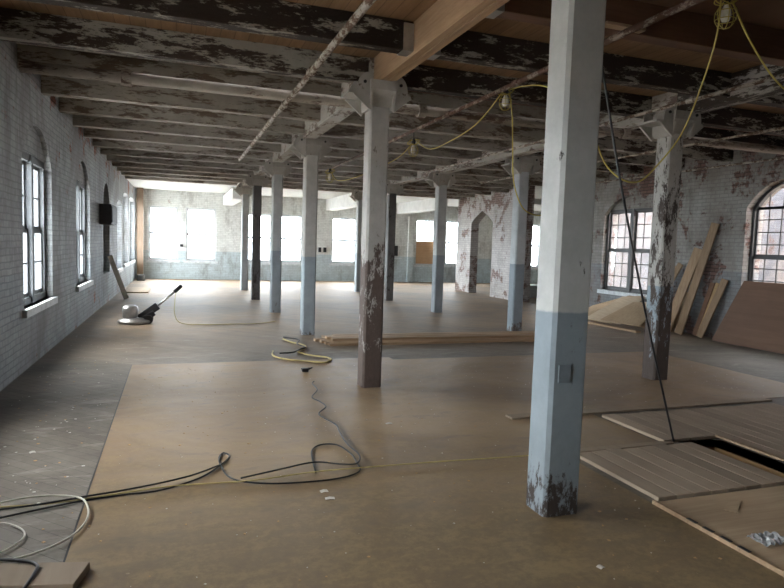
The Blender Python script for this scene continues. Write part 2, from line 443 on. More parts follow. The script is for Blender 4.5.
# ------------------------------------------------------------------ floor
bm = NB()
HX0, HX1, HY0, HY1 = 4.13, 4.46, 1.2, 4.06
def rect(x0, x1, y0, y1, z=0): bm.faces.new([bm.verts.new(p) for p in ((x0, y0, z), (x1, y0, z), (x1, y1, z), (x0, y1, z))])
for r in ((-2.4, HX0, YB-.4, YF+.4), (HX1, XE, YB-.4, YF+.4), (HX0, HX1, YB-.4, HY0), (HX0, HX1, HY1, YF+.4)): box(bm, r[0], r[1], r[2], r[3], -.06, 0)
o = build('floor', bm, M['floor']); o['kind'] = 'structure'
bm = NB()
box(bm, HX0-.05, HX0, HY0, HY1, -.6, 0); box(bm, HX1, HX1+.05, HY0, HY1, -.6, 0)
box(bm, HX0, HX1, HY0-.05, HY0, -.6, 0); box(bm, HX0, HX1, HY1, HY1+.05, -.6, 0); box(bm, HX0-.05, HX1+.05, HY0-.05, HY1+.05, -.66, -.6)
o = build('floor', bm, M['pit_wood']); o['kind'] = 'structure'

def flat(name, x0, x1, y0, y1, z0, z1, mat, label, cat, group=None, parent=None):
    b = NB(); box(b, x0, x1, y0, y1, z0, z1)
    return tag(build(name, b, mat, org=((x0+x1)/2, (y0+y1)/2, z0)), label, cat, group)
# hardboard covering laid over the old floor (one continuous skin, cut round the hatch)
b = NB()
for r in ((-.50, 2.9, -5.9, 8.3), (2.9, 7.4, 5.16, 8.12), (2.9, 3.9, 4.0, 5.16), (4.55, 7.4, -5.9, 2.9)): box(b, r[0], r[1], r[2], r[3], 0, .005)
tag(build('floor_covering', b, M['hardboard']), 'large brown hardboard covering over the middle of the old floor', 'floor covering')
flat('floor_panel', 2.92, 4.05, 1.0, 3.07, .005, .018, M['ply'], 'tan plywood panel on the floor edged with black dashed tape', 'panel')
b = NB(); box(b, 2.895, 2.915, 1.2, 3.08, .005, .03)
tag(build('edge_strip', b, M['lumber_x'], org=(2.9, 2, .005)), 'thin pale wood strip along the edge of the tan floor panel', 'strip')
b = NB(); box(b, -.511, -.5, -5.9, 8.3, .0, .0035); box(b, -.5, 2.9, 8.3, 8.311, 0, .0035)
tag(build('sheet_gap', b, M['black_rubber'], org=(0, 0, 0)), kind='structure')   # dirt filled gap along the sheets
tp = empty('hazard_tape', (2.905, 2.6, .03), 'strip of tape with black dashes on the pale edge strip', 'tape')
for k in range(4):
    b = NB(); y = 2.80 - k*.12; box(b, 2.893, 2.918, y-.07, y, .03, .033); build('black_dash', b, M['black_rubber'], tp)
# grey planks round the hatch: near field and far field
ws = [.155, .14, .15, .145, .16, .15, .14]
x = 2.96; i = 0
names = ['first', 'second', 'third', 'fourth', 'fifth', 'sixth', 'seventh', 'eighth', 'ninth', 'tenth', 'eleventh', 'twelfth', 'thirteenth', 'fourteenth', 'fifteenth', 'sixteenth']
while x < HX0 - .05:
    w = min(ws[i % 7], HX0 - x)
    flat('hatch_plank', x+.004, x+w-.004, 3.10, 3.98+.01*(i % 3), .005, .030, M['grey_board'],
         'weathered grey plank in front of the floor hatch, %s from the left' % names[i], 'plank', 'grey planks in front of the hatch')
    x += w; i += 1
x = 3.92; i = 0
while x < 6.1:
    w = ws[(i+2) % 7]; y0 = 4.09 if x+w < 4.6 else 3.0
    flat('hatch_plank', x+.004, x+w-.004, y0, 4.90-.012*(i % 3), .005, .030, M['grey_board'],
         'weathered grey plank behind the floor hatch, %s from the left' % names[i], 'plank', 'grey planks behind and beside the hatch')
    x += w; i += 1
flat('hatch_trim', HX1+.0, HX1+.035, 2.2, 4.06, .030, .045, M['lumber_x'], 'pale new wood edging along the open floor hatch', 'trim')
# raised lips of sheet
flat('floor_batten', 3.0, 6.3, 5.02, 5.14, .005, .02, M['grey_board'], 'long flat batten across the floor beyond the grey planks', 'batten')
flat('floor_batten', 2.62, 3.98, 4.03, 4.10, .005, .022, M['grey_board'], 'short flat batten between post and the grey planks', 'batten')

# ------------------------------------------------------------------ ceiling
def ceil(x0, x1, y0, y1, m, z=ZC):
    b = NB(); box(b, x0, x1, y0, y1, z, z+.08); o = build('ceiling', b, m); o['kind'] = 'structure'
ceil(-2.2, 2.14, YB-.4, 7.6, M['deck_new']); ceil(2.14, 10.6, YB-.4, 4.6, M['deck_ply']); ceil(2.14, 10.6, 4.6, 7.6, M['deck_new'])
ceil(-2.2, 2.14, 7.6, 22.0, M['deck_old']); ceil(2.14, 10.6, 7.6, 22.0, M['deck_red'])
ceil(-2.2, XE+.4, 22.0, YF+.4, M['far_ceiling'], 3.45); ceil(10.6, XE+.4, 13.3, 22.0, M['far_ceiling'])
b = NB(); box(b, -2.2, XE+.4, 21.9, 22.0, 3.45, ZC+.08); o = build('ceiling', b, M['far_ceiling']); o['kind'] = 'structure'

# ------------------------------------------------------------------ walls
WT = .42
bays_left = [1.2, 5.05, 8.97, 12.70]
oL = [(c-.84, c+.84, .72, 2.48, .46, False) for c in bays_left]
oL += [(15.65, 16.95, .72, 2.35, .5, False), (18.75, 20.05, .68, 2.50, .12, False), (20.7, 22.4, .75, 2.9, .08, False), (22.9, 25.2, .75, 2.9, .08, False)]
wall('wall_left', Lw, YB-.4, 26.4, ZC+.05, WT, oL, M['brick_left'])
for a, bb, zs, zt, rise, _ in oL:
    if abs(a-15.65) < .01: continue
    far = a > 18
    window(Lw, a, bb, zs, zt+(rise if far else .10), .16 if far else .085, WT, M['frame_white'] if far else M['frame_grey'], M['glass'], units=2, cols=2, rows=(2, 2), silld=.05, rise=0, fwid=.085)
# brick infill over the square headed windows, under the brick arch
b = NB()
for a, bb, zs, zt, rise, _ in oL:
    if 18 < a or abs(a-15.65) < .01: continue
    arc = arcpts(a, bb, zt, rise)
    for (p0, z0), (p1, z1) in zip(arc, arc[1:]):
        if max(z0, z1) > zt+.11: fbox(b, Lw, p0, p1, .06, WT, zt+.10, max(z0, z1))
o = build('wall_left', b, M['brick_left']); o['kind'] = 'structure'
# arch boarded up with a black panel, not a door
b = NB()
arc = arcpts(15.65, 16.95, 2.35, .5)
poly = [(15.65, .72)] + arc + [(16.95, .72)]
poly = [(15.65, .72)] + arc + [(16.95, .72)]
A = [b.verts.new(Lw(s, .12, z)) for s, z in poly]; B = [b.verts.new(Lw(s, .16, z)) for s, z in poly]
b.faces.new(A); b.faces.new(B[::-1])
for i in range(len(poly)): b.faces.new([A[i], A[(i+1) % len(poly)], B[(i+1) % len(poly)], B[i]])
tag(build('boarded_panel', b, M['dark_metal'], org=Lw(16.3, .12, .72)), kind='structure')
e = empty('wall_box', Lw(15.5, -.14, 1.86), 'black square box fixed over the boarded arch on left wall', 'box')
b = NB(); fbox(b, Lw, 14.95, 16.1, -.24, .0, 1.86, 2.30); build('housing', b, M['dark_metal'], e)
b = NB(); fbox(b, Lw, 14.99, 16.06, -.26, -.241, 1.90, 2.26); build('door', b, M['dark_metal'], e)

oF = [(-.99, .11, .73, 2.84), (.40, 1.54, .73, 2.84), (2.72, 3.78, .73, 2.74), (3.98, 5.06, .73, 2.74), (6.3, 7.42, .75, 2.74), (7.68, 8.76, .75, 2.76),
      (10.16, 11.12, .77, 2.83), (11.62, 12.6, .79, 2.83), (15.6, 16.62, .75, 2.85), (17.6, 18.6, .75, 2.85)]
wall('wall_far', Fw, -2.2, XE+.4, ZC, WT, [(a, b_, z0, z1, 0, False) for a, b_, z0, z1 in oF], M['brick_far'])
for i, (a, b_, z0, z1) in enumerate(oF):
    window(Fw, a, b_, z0, z1, .12, WT, M['frame_white'], M['glass'], units=1, cols=2 if i > 5 else 1, rows=(1, 1), silld=.05, board=M['orange_board'] if i == 6 else None)

oR = [(11.05, 12.84, .68, 2.52, .42, False), (7.10, 8.79, .70, 2.52, .48, False), (3.2, 4.88, .70, 2.52, .48, False)]
wall('wall_right', Rw, YB-.4, 13.3, ZC+.05, WT, oR, M['brick_right'])
for i, (a, bb, zs, zt, rise, _) in enumerate(sorted(oR, reverse=True)):
    if i == 0:
        window(Rw, a, bb, zs, zt+.12, .10, WT, M['frame_dark'], M['glass_dusty'], units=2, cols=3, rows=(3, 3), silld=.03, sillmat=M['stone'])
        b = NB(); arc = arcpts(a, bb, zt, rise)
        for (p0, z0), (p1, z1) in zip(arc, arc[1:]):
            if max(z0, z1) > zt+.13: fbox(b, Rw, p0, p1, .10, WT, zt+.12, max(z0, z1))
        o = build('wall_right', b, M['brick_right']); o['kind'] = 'structure'
    else:
        window(Rw, a, bb, zs, zt, .16, WT, M['frame_dark'], M['glass'], units=2, cols=3, rows=(4, 4), silld=.03, rise=rise, fwid=.04)
# partition with a pointed doorway, beyond the gap in the right wall
wall('wall_partition', Rw, 16.55, 21.3, ZC, .30, [(18.55, 20.15, 0, 2.48, .42, True)], M['brick_part'])
oB = []
wall('wall_back', Bw, -2.2, XR+.5, ZC+.05, WT, [(a, b_, z0, z1, 0, False) for a, b_, z0, z1 in oB], M['brick_back'])
for a, b_, z0, z1 in oB: window(Bw, a, b_, z0, z1, .12, WT, M['frame_white'], M['glass'])
# room beyond the partition: closing walls
b = NB(); box(b, XE, XE+.4, 13.3, YF, 0, ZC); o = build('wall_east', b, M['brick_far']); o['kind'] = 'structure'
b = NB(); box(b, XR+WT+.002, XE+.4, 13.3, 13.7, 0, 6.5); o = build('wall_south', b, M['brick_pale']); o['kind'] = 'structure'

# ------------------------------------------------------------------ timber posts
def post(cx, cy, sx, sy, h, mat, label, cap=True, capmat=None, cham=.022, girdside=True):
    e = empty('timber_post', (cx, cy, 0), label, 'post', 'timber posts')
    b = NB(); x0, x1, y0, y1 = cx-sx/2, cx+sx/2, cy-sy/2, cy+sy/2
    c = cham
    prism(b, [(x0+c, y0), (x1-c, y0), (x1, y0+c), (x1, y1-c), (x1-c, y1), (x0+c, y1), (x0, y1-c), (x0, y0+c)], h, 'z', 0)
    build('shaft', b, mat, e)
    if cap:
        cm = capmat or M['cap_iron']
        b = NB(); z = h
        # seat block flaring from the shaft head
        k = .02
        lo = [(x0-k, y0-k), (x1+k, y0-k), (x1+k, y1+k), (x0-k, y1+k)]; hi = [(x0-.03, y0-.10), (x1+.03, y0-.10), (x1+.03, y1+.10), (x0-.03, y1+.10)]
        V = [b.verts.new((*p, z-.06)) for p in lo]; U = [b.verts.new((*p, z+.10)) for p in hi]; T = [b.verts.new((*p, z+.20)) for p in hi]
        b.faces.new(V); b.faces.new(T)
        for A, B in ((V, U), (U, T)):
            for i in range(4): b.faces.new([A[i], A[(i+1) % 4], B[(i+1) % 4], B[i]])
        build('seat', b, cm, e)
        for s in (-1, 1):
            xe = cx + s*sx/2
            for yy, nm in ((y0-.07, 'a'), (y1+.04, 'b')):
                b = NB()
                pts = [(0, -.04), (.0, .28)] + [(.03+.14*math.sin(t*PI/2/5), .11+.17*math.cos(t*PI/2/5)+.0) for t in range(6)] + [(.17, .08), (.215, .04), (.02, -.12)]
                prism(b, [(xe+s*u, z+v) for u, v in pts], .03, 'y', yy)
                # stiffening rib set square to the lug
                prism(b, [(yy-.05, z+.06), (yy+.08, z+.06), (yy+.03, z-.10), (yy, z-.10)], s*.025, 'x', xe+s*.0)
                o = build('lug', b, cm, e)
                if nm == 'a':
                    b = NB(); cyl(b, (xe+s*.09, yy-.015, z+.17), (xe+s*.09, yy+.0, z+.17), .018, n=6); build('bolt_head', b, M['dark_metal'], o)
            b = NB(); prism(b, [(y0-.12, z+.06), (y1+.12, z+.06), (y1, z-.10), (y0, z-.10)], s*.03, 'x', xe)
            box(b, min(xe, xe+s*.26), max(xe, xe+s*.215), y0-.05, y1+.05, z+.05, z+.075)
            build('bracket', b, cm, e)
    return e
DP = (.225, .255, .275)
W1 = (.47, .465, .44)
BK = (.07, .05, .045)
pA = [peel('post paint clean', W1, (.045, .035, .03), .63, (1.6, 1.6, .8), 3.2, 1.24, [(0, .20), (.14, .13), (.36, .02), (.6, .0), (3.9, -.03)], DP),
      peel('post paint brown base', (.47, .445, .41), (.085, .062, .052), .585, (1.6, 1.6, .7), 6.5, None, [(0, .32), (.5, .17), (1.2, .15), (1.4, .12), (1.65, .0), (2.6, -.02), (3.9, -.03)], DP),
      peel('post paint blue base', (.52, .50, .465), (.08, .065, .055), .63, (1.6, 1.6, .8), 3, 1.36, [(0, .12), (.15, .0), (3.9, .02)], (.33, .375, .40)),
      peel('post paint grey blue', (.47, .48, .47), (.08, .06, .05), .66, (1.6, 1.6, .8), 3, 1.4, [(0, .05), (3.9, .0)], (.27, .30, .32)),
      peel('post dark grey', (.17, .165, .16), (.06, .05, .045), .60, (1.6, 1.6, .8), 3, None, [(0, .05), (3.9, .0)], DP),
      peel('post pale far', (.56, .58, .58), (.12, .1, .09), .68, (1.6, 1.6, .8), 3, 1.3, [(0, .08), (3.9, .0)], (.42, .46, .49)),
      peel('post heavily flaked', (.48, .46, .42), (.06, .045, .038), .545, (1.7, 1.7, .6), 4.5, 1.2, [(0, .14), (.9, .09), (1.3, .03), (2.2, .02), (3.9, -.02)], (.28, .33, .36)),
      peel('post blue grey base', (.50, .53, .54), (.10, .08, .07), .64, (1.6, 1.6, .8), 3, 1.32, [(0, .14), (.3, .02), (3.9, .0)], (.26, .30, .33))]  # bluish white paint over a grey blue dado
H0 = 3.15
p0 = post(2.09+.125, 3.08+.11, .25, .22, ZC, pA[0], 'thick pale post nearest the camera, white above and blue below', cap=False, cham=.022)
b = NB(); box(b, 2.135, 2.215, 3.068, 3.082, .825, .93); build('cover_plate', b, plain('grey plate paint', (.145, .165, .18), .7), p0)
post(2.09, 6.64, .225, .225, H0, pA[1], 'peeling post with white top and brown flaked lower half, second in the left row')
post(2.20, 10.70, .225, .225, H0, pA[2], 'white and light blue post standing at the left ends of the floor boards')
post(2.16, 14.16, .225, .225, H0, pA[3], 'pale blue grey post, fourth from the camera in the left row')
post(2.09, 17.26, .225, .225, H0, pA[4], 'dark grey post behind the pale blue ones in the left row')
post(2.13, 20.6, .225, .225, H0, pA[5], 'pale post furthest from the camera in the left row')
post(5.85, 6.33, .235, .235, H0, pA[6], 'heavily flaked post in front of the leaning lumber on the right')
post(6.32, 10.66, .225, .225, H0, pA[7], 'post with blue lower half just left of the nearest thick post')
post(6.09, 13.99, .225, .225, H0, pA[3], 'grey blue post in the middle of the hall before the orange boarded window')
post(5.90, 17.10, .225, .225, H0, pA[4], 'dark brown grey post just right of the peeling brown post')
post(5.90, 20.3, .225, .225, H0, pA[5], 'pale post furthest from the camera in the right row')

# ------------------------------------------------------------------ girders
GA, GB = 2.13, 6.03
def girder(x, y0, y1, w, z0, z1, mat, label, name='ceiling_girder', plies=0):
    if plies:
        e = empty(name, (x, y0, z0), label, 'beam')
        for k in range(plies):
            b = NB(); a = x-w/2 + w*k/plies; box(b, a+.001, a+w/plies-.001, y0, y1, z0 + (.006 if k % 2 else 0), z1); build('ply', b, mat, e)
        return e
    b = NB(); box(b, x-w/2, x+w/2, y0, y1, z0, z1, None, .012)
    return tag(build(name, b, mat, org=(x, y0, z0)), label, 'beam', 'old painted girders')
GZ = H0+.20
girder(2.155, 3.32, 6.74, .17, GZ+.01, ZC, M['new_girder'], 'new laminated timber girder reaching from the top edge to the peeling brown post', plies=4)
ys = [6.74, 10.70, 14.16, 17.26, 20.6]
nm = ['nearest', 'second', 'third', 'furthest']
for i in range(4): girder(GA, ys[i]+.002, ys[i+1]-.002, .23, GZ, ZC, M['girder_old'], '%s old painted girder resting on the left row of posts' % nm[i])
girder(GB, -2, 6.33, .23, GZ, ZC, M['girder_dark'], 'grey painted girder from the flaked right post toward the camera')
ys = [6.34, 10.66, 13.99, 17.1, 20.3]
for i in range(4): girder(GB, ys[i]+.002, ys[i+1]-.002, .23, GZ, ZC, M['girder_old'], '%s old painted girder resting on the right row of posts beyond the flaked post' % nm[i])
# white cased ends of the girders in the bright far bay
girder(2.13, 20.602, YF, .42, 3.06+.30, 3.45, M['white_cased'], 'white cased girder end at the far wall over the left row')
girder(2.0, 21.5, YF, .40, 2.98, 3.36, M['white_cased'], 'white boxed beam below the far ceiling beside the far left post', 'boxed_beam')
girder(6.2, 21.0, YF, .40, 2.98, 3.45, M['white_cased'], 'white boxed beam below the far ceiling over the right row', 'boxed_beam')
girder(9.4, 21.4, YF, .40, 3.0, 3.45, M['white_cased'], 'white boxed beam below the far ceiling left of the flaking partition', 'boxed_beam')

# ------------------------------------------------------------------ joists
jy = [3.2, 4.4, 5.6] + [6.84 + 1.2*k for k in range(13)]
ordn = ['', 'first', 'second'] + names[2:]
kk = 0
for i, y in enumerate(jy):
    if y < 4: continue
    kk += 1
    for bay, (xa, xb) in enumerate(((None, GA-(.117 if i > 3 else .062)), (GA+(.117 if i > 3 else .112), GB-.117), (GB+.117, XR-.002))):
        if xa is None: xa = Lw(y, 0, 0).x + .002
        if bay == 0 and i == 1: continue
        w = .15
        m = JP[0] if i <= 2 else JP[1] if i == 3 else JP[2] if i <= 6 else JP[3]
        if bay == 1: m = M['new_joist'] if i == 1 else JP[0] if i <= 3 else JP[2] if i < 6 else JP[3]
        if bay == 2: m = JP[0] if i <= 4 else JP[1] if i < 8 else JP[2]
        b = NB(); box(b, xa, xb, y-w/2, y+w/2, JZ, ZC, None, .008)
        side = ('between the left wall and left girder', 'between the two girders', 'between the right girder and right wall')[bay]
        tag(build('ceiling_joist', b, m, org=((xa+xb)/2, y, JZ)), '%s heavy painted ceiling joist from the camera, %s' % (names[kk-1], side), 'joist', 'heavy ceiling joists')
        if bay < 2 and i in (2, 3):
            pass
# metal hangers where the joists meet the new girder
for k, (y, s) in enumerate(((5.6, -1), (5.6, 1), (4.4, 1))):
    b = NB(); x0 = 2.155 + s*.087
    box(b, min(x0, x0+s*.10), max(x0, x0+s*.10), y-.085, y+.085, JZ-.008, JZ-.001)
    for q in (-1, 1): box(b, min(x0, x0+s*.10), max(x0, x0+s*.10), y+q*.082-.004, y+q*.082+.004, JZ-.008, JZ+.24)
    tag(build('joist_hanger', b, M['steel'], org=(x0, y, JZ)),
        ('grey steel hanger holding the joist left of the new girder', 'grey steel hanger holding the painted joist right of the new girder', 'grey steel hanger holding the reddish joist right of the new girder')[k], 'hanger')

# ------------------------------------------------------------------ pipes
def pipe(pts, r, mat, label, couplings=(), name='ceiling_pipe', cat='pipe'):
    e = empty(name, pts[0], label, cat)
    b = NB(); tube(b, pts, r, 12, smooth=False); build('pipe_run', b, mat, e, smooth=True)
    for c in couplings:
        a, d = Vector(pts[0]), (Vector(pts[-1])-Vector(pts[0])).normalized(); c0 = a + d*c
        b = NB(); cyl(b, c0-d*.05, c0+d*.05, r*1.4, n=12); build('coupling', b, mat, e, smooth=False)
    return e
pipe([(1.2, 3.2, 3.2), (1.2, 12.8, 3.2)], .030, M['rust_pipe'], 'flaking white sprinkler pipe running away over the left bay', (2.7, 4.2, 5.4, 7.5))
pipe([(3.08, 3.0, 3.2), (3.16, 13.0, 3.2)], .025, M['red_pipe'], 'rust brown sprinkler pipe right of the new girder', (2.4, 4.0, 6.0))
pipe([(-1.5, 7.38, 3.295), (9.6, 7.38, 3.295)], .062, M['main_pipe'], 'thick tan main pipe crossing the whole ceiling under the joists', (1.0, 4.4, 7.5), 'main_pipe')
b = NB(); cyl(b, (-.5, 7.27, 3.295), (-.5, 7.36, 3.295), .045, n=12)
tag(build('pipe_fitting', b, M['main_pipe'], org=(-.5, 7.3, 3.295)), 'open round outlet on the thick tan main pipe by left wall', 'fitting')

b = NB(); box(b, 3.22, 3.60, 4.24, 4.32, 3.405, 3.43)
tag(build('wood_cleat', b, M['lumber_x'], org=(3.4, 4.28, 3.4)), 'small pale cleat under the reddish joist beside the nearest thick post', 'cleat')
pipe([(5.02, 3.2, 3.2), (5.12, 12.8, 3.2)], .020, M['rust_pipe'], 'speckled white pipe rising right past the flaked right post', (2, 4.5))
pipe([(7.15, 3.2, 3.22), (7.15, 14, 3.22)], .018, M['rust_pipe'], 'thin pale pipe over the right bay below the joists', (3, 5))
pipe([(9.75, 4.0, 3.30), (9.75, 13.0, 3.30)], .018, M['rust_pipe'], 'thin pale pipe running close to the right brick wall', (4, 6))

# ------------------------------------------------------------------ cords
def cord(name, pts, r, mat, label, cat='cord'):
    b = NB(); tube(b, pts, r, 8); return tag(build(name, b, mat, org=pts[0], smooth=True), label, cat)
def cage(c, label, s=1.0, hang=None):
    c = Vector(c); e = empty('caged_bulb', c, label, 'lamp')
    b = NB(); lathe(b, c, [(.0, -.075*s), (.022*s, -.07*s), (.034*s, -.04*s), (.03*s, -.0*s), (.016*s, .03*s), (.016*s, .04*s)], 14); build('bulb', b, M['bulb'], e, smooth=True)
    b = NB(); lathe(b, c, [(.018*s, .035*s), (.024*s, .04*s), (.022*s, .10*s), (.008*s, .115*s)], 12); build('socket', b, M['dark_metal'], e, smooth=True)
    b = NB()
    for k in range(6):
        a = k*PI/3; dx, dy = math.cos(a), math.sin(a)
        tube(b, [c+Vector((dx*r_*s, dy*r_*s, z_*s)) for r_, z_ in ((.022, .05), (.06, .0), (.065, -.05), (.04, -.10), (.0, -.115))], .0028*s, 5, 4)
    for r_, z_ in ((.062, -.01), (.062, -.06)):
        tube(b, [c+Vector((math.cos(t*PI/8)*r_*s, math.sin(t*PI/8)*r_*s, z_*s)) for t in range(17)], .0028*s, 5, 1)
    build('wire_guard', b, M['yellow'], e)
    b = NB()   # bundle of cord knotted over the socket
    for q in range(3):
        tube(b, [c+Vector((math.cos(t*PI/6+q)*(.05+.012*q)*s, math.sin(t*PI/6)*.03*s, (.07+.035*math.sin(t*PI/6+q*1.3))*s)) for t in range(13)], .005, 6, 2)
    build('cord_knot', b, M['yellow'], e)
    return e
c1 = (4.17, 4.0, 3.57); c2 = (3.40, 6.15, 3.24); c3 = (3.43, 9.0, 3.10); c4_ = (2.85, 12.0, 2.92)
cage(c1, 'yellow caged work bulb hanging under the ceiling at the top right', 1.25)
cage(c2, 'yellow caged work bulb just left of the nearest thick post', 1.1)
cage(c3, 'yellow caged work bulb right of the peeling brown post', 1.2)
cage(c4_, 'small yellow caged bulb furthest down the hall', 1.2)
def V3(*a): return Vector(a)
cord('string_light_cord', [V3(*c1)+V3(-.06, 0, .10), (4.13, 4.04, 3.36), (4.25, 4.3, 3.0), (4.32, 4.55, 2.68), (4.12, 4.6, 2.40), (3.94, 4.6, 2.25), (3.75, 4.6, 2.25), (3.60, 4.65, 2.38), (3.51, 4.7, 2.6), (3.47, 4.9, 2.9), (3.45, 5.4, 3.2), V3(*c2)+V3(.1, -.2, .10), V3(*c2)+V3(.03, 0, .09)], .0075, M['yellow'], 'yellow work light cord looping down right of the nearest post')
cord('string_light_cord', [V3(*c1)+V3(.06, 0, .08), (4.36, 3.9, 3.30), (4.70, 3.9, 3.02), (5.1, 3.85, 2.85), (5.5, 3.7, 2.75)], .0075, M['yellow'], 'yellow work light cord running off the right edge from the top bulb')
cord('string_light_cord', [V3(*c2)+V3(-.03, 0, .08), (3.36, 6.7, 3.08), (3.36, 7.4, 2.98), (3.38, 8.2, 2.97), V3(*c3)+V3(.02, -.1, .08)], .0075, M['yellow'], 'yellow work light cord sagging between the two middle bulbs')
cord('string_light_cord', [V3(*c2)+V3(.05, 0, .05), (3.50, 6.16, 3.05), (3.53, 6.17, 2.7), (3.56, 6.18, 2.4), (3.63, 6.18, 2.18), (3.74, 6.18, 2.04), (3.95, 6.2, 2.0), (4.2, 6.25, 2.1)], .0075, M['yellow'], 'yellow cord dropping beside the blue based post then behind nearest post')
cord('string_light_cord', [V3(*c3)+V3(-.03, 0, .05), (3.30, 9.3, 2.98), (3.15, 10, 2.86), (3.0, 10.9, 2.78), (2.9, 11.6, 2.80), V3(*c4_)+V3(0, -.05, .08)], .0075, M['yellow'], 'yellow work light cord passing behind the peeling brown post')
cord('hanging_wire', [(3.43, 9.0, 3.35), (3.43, 9.0, 3.21)], .006, M['black_rubber'], 'short dark wire holding up the bulb right of the peeling post')
cord('hanging_hose', [(2.83, 4.05, 3.66), (3.04, 4.05, 3.04), (3.28, 4.05, 2.17), (3.60, 4.05, 1.15), (3.86, 4.04, .38), (3.99, 4.05, .03)], .009, M['black_rubber'], 'black cable hanging from the ceiling down to the floor hatch')
Z = .013
cord('extension_cord', [(x_, y_, Z) for x_, y_ in ((-1.15, 3.75), (-.92, 3.87), (-.58, 3.99), (-.31, 4.04), (-.08, 4.06), (.16, 4.21), (.32, 4.44), (.385, 4.60), (.35, 4.68), (.315, 4.6), (.31, 4.45), (.36, 4.16), (.54, 4.02), (.79, 3.97), (1.07, 3.98), (1.23, 4.07), (1.26, 4.25), (1.27, 4.44), (1.22, 4.66), (1.10, 4.70), (1.0, 4.58), (.95, 4.3), (.93, 4.12))], .0058, M['black_rubber'], 'black extension cord with a small loop snaking over the hardboard')
cord('extension_cord', [(x_, y_, Z+.016) for x_, y_ in ((.42, 4.10), (.7, 4.20), (.95, 4.28), (1.12, 4.20), (1.24, 4.18), (1.31, 4.35), (1.29, 4.62), (1.31, 4.95), (1.33, 5.15), (1.27, 5.40), (1.27, 5.55), (1.38, 5.75), (1.37, 5.95), (1.33, 6.15), (1.45, 6.45), (1.46, 6.75), (1.50, 6.85))], .0062, M['black_rubber'], 'dark cord winding up the hardboard toward the black plug')
cord('extension_cord', [(x_, y_, .018) for x_, y_ in ((-1.2, 4.05), (-.7, 4.0), (-.3, 4.06), (.0, 4.10), (.48, 4.07), (.9, 4.12), (1.25, 4.12), (1.86, 4.10), (2.3, 4.07), (2.7, 4.06), (2.9, 4.12))], .005, M['tan_cord'], 'thin dusty yellow cord stretched straight across the hardboard')
cord('cable_loop', [(x_, y_, z_) for x_, y_, z_ in ((-1.4, 3.9, .02), (-1.1, 4.02, .02), (-.8, 4.10, .03), (-.55, 4.02, .035), (-.47, 3.86, .03), (-.46, 3.68, .02), (-.52, 3.50, .02), (-.66, 3.38, .015), (-.85, 3.32, .015), (-1.1, 3.35, .015))], .006, M['cream_cord'], 'cream coloured cable looped at the left edge, outer loop', 'cable')
cord('cable_loop', [(x_, y_, .014) for x_, y_ in ((-1.3, 3.75), (-1.1, 3.83), (-.9, 3.80), (-.78, 3.70), (-.74, 3.58), (-.80, 3.45), (-.92, 3.36), (-1.1, 3.30))], .005, M['cream_cord'], 'grey cream cable looped at the left edge, inner loop', 'cable')
cord('cable_loop', [(x_, y_, .03) for x_, y_ in ((-1.3, 3.72), (-1.05, 3.92), (-.75, 3.97), (-.5, 4.03), (-.2, 4.10), (.1, 4.22), (.3, 4.38))], .006, M['black_rubber'], 'thin dark cable leading from the left loops over the hardboard', 'cable')
# yellow coil further back
cord('yellow_cord', [(x_, y_, .014) for x_, y_ in ((1.35, 8.98), (1.3, 8.6), (1.45, 8.3), (1.65, 8.17), (1.89, 8.02), (2.03, 8.2), (2.0, 8.4), (1.8, 8.6), (1.7, 8.9), (1.84, 9.1), (1.9, 9.4), (1.75, 9.8), (1.68, 10.1))], .011, M['tan_cord'], 'dusty yellow cord lying in a loose coil before the blue based post')
cord('dark_cord', [(x_, y_, .03) for x_, y_ in ((1.40, 8.7), (1.6, 8.75), (1.75, 9.0), (1.86, 9.15), (1.80, 9.5), (1.9, 9.9), (1.7, 10.2))], .011, M['black_rubber'], 'short dark cord tangled with the loose yellow coil')
e = empty('cord_plug', (1.53, 7.52, .005), 'black cord plug lying on the hardboard near its far edge', 'plug')
b = NB(); box(b, 1.49, 1.57, 7.48, 7.55, .005, .05, None, .01); build('plug_body', b, M['black_rubber'], e)
b = NB(); tube(b, [(1.57, 7.51, .03), (1.62, 7.53, .05), (1.60, 7.6, .03), (1.5, 7.62, .02)], .008); build('lead', b, M['black_rubber'], e)

# ------------------------------------------------------------------ floor sander
e = empty('floor_sander', (-.68, 12.4, 0), 'round floor polisher with silver motor and long tilted handle', 'floor machine')
b = NB(); lathe(b, (-.70, 12.4, 0), [(.22, .0), (.28, .01), (.30, .04), (.28, .07), (.16, .10), (.15, .11)], 28); build('disc_housing', b, M['steel'], e, smooth=True)
b = NB(); lathe(b, (-.78, 12.4, 0), [(.12, .10), (.135, .12), (.14, .26), (.13, .31), (.08, .34)], 24); build('motor', b, M['steel'], e, smooth=True)
b = NB(); cyl(b, (-.46, 12.28, .08), (-.46, 12.32, .08), .08, n=18); cyl(b, (-.46, 12.48, .08), (-.46, 12.52, .08), .08, n=18); build('wheel', b, M['black_rubber'], e)
b = NB(); obox(b, (-.62, 12.4, .09), (-.30, 12.4, .33), .14, .05, (0, 1, 0), .01); obox(b, (-.56, 12.4, .07), (-.36, 12.4, .20), .10, .10, (0, 1, 0), .01); build('yoke', b, M['dark_metal'], e)
b = NB(); cyl(b, (-.32, 12.4, .31), (.0, 12.4, .60), .020, n=12); build('handle_tube', b, M['steel'], e, smooth=True)
b = NB(); obox(b, (-.01, 12.4, .59), (.12, 12.4, .71), .07, .07, (0, 1, 0), .01); h = build('control_head', b, M['dark_metal'], e)
b = NB(); cyl(b, (.12, 12.27, .71), (.12, 12.53, .71), .014, n=10); build('grip', b, M['black_rubber'], h)
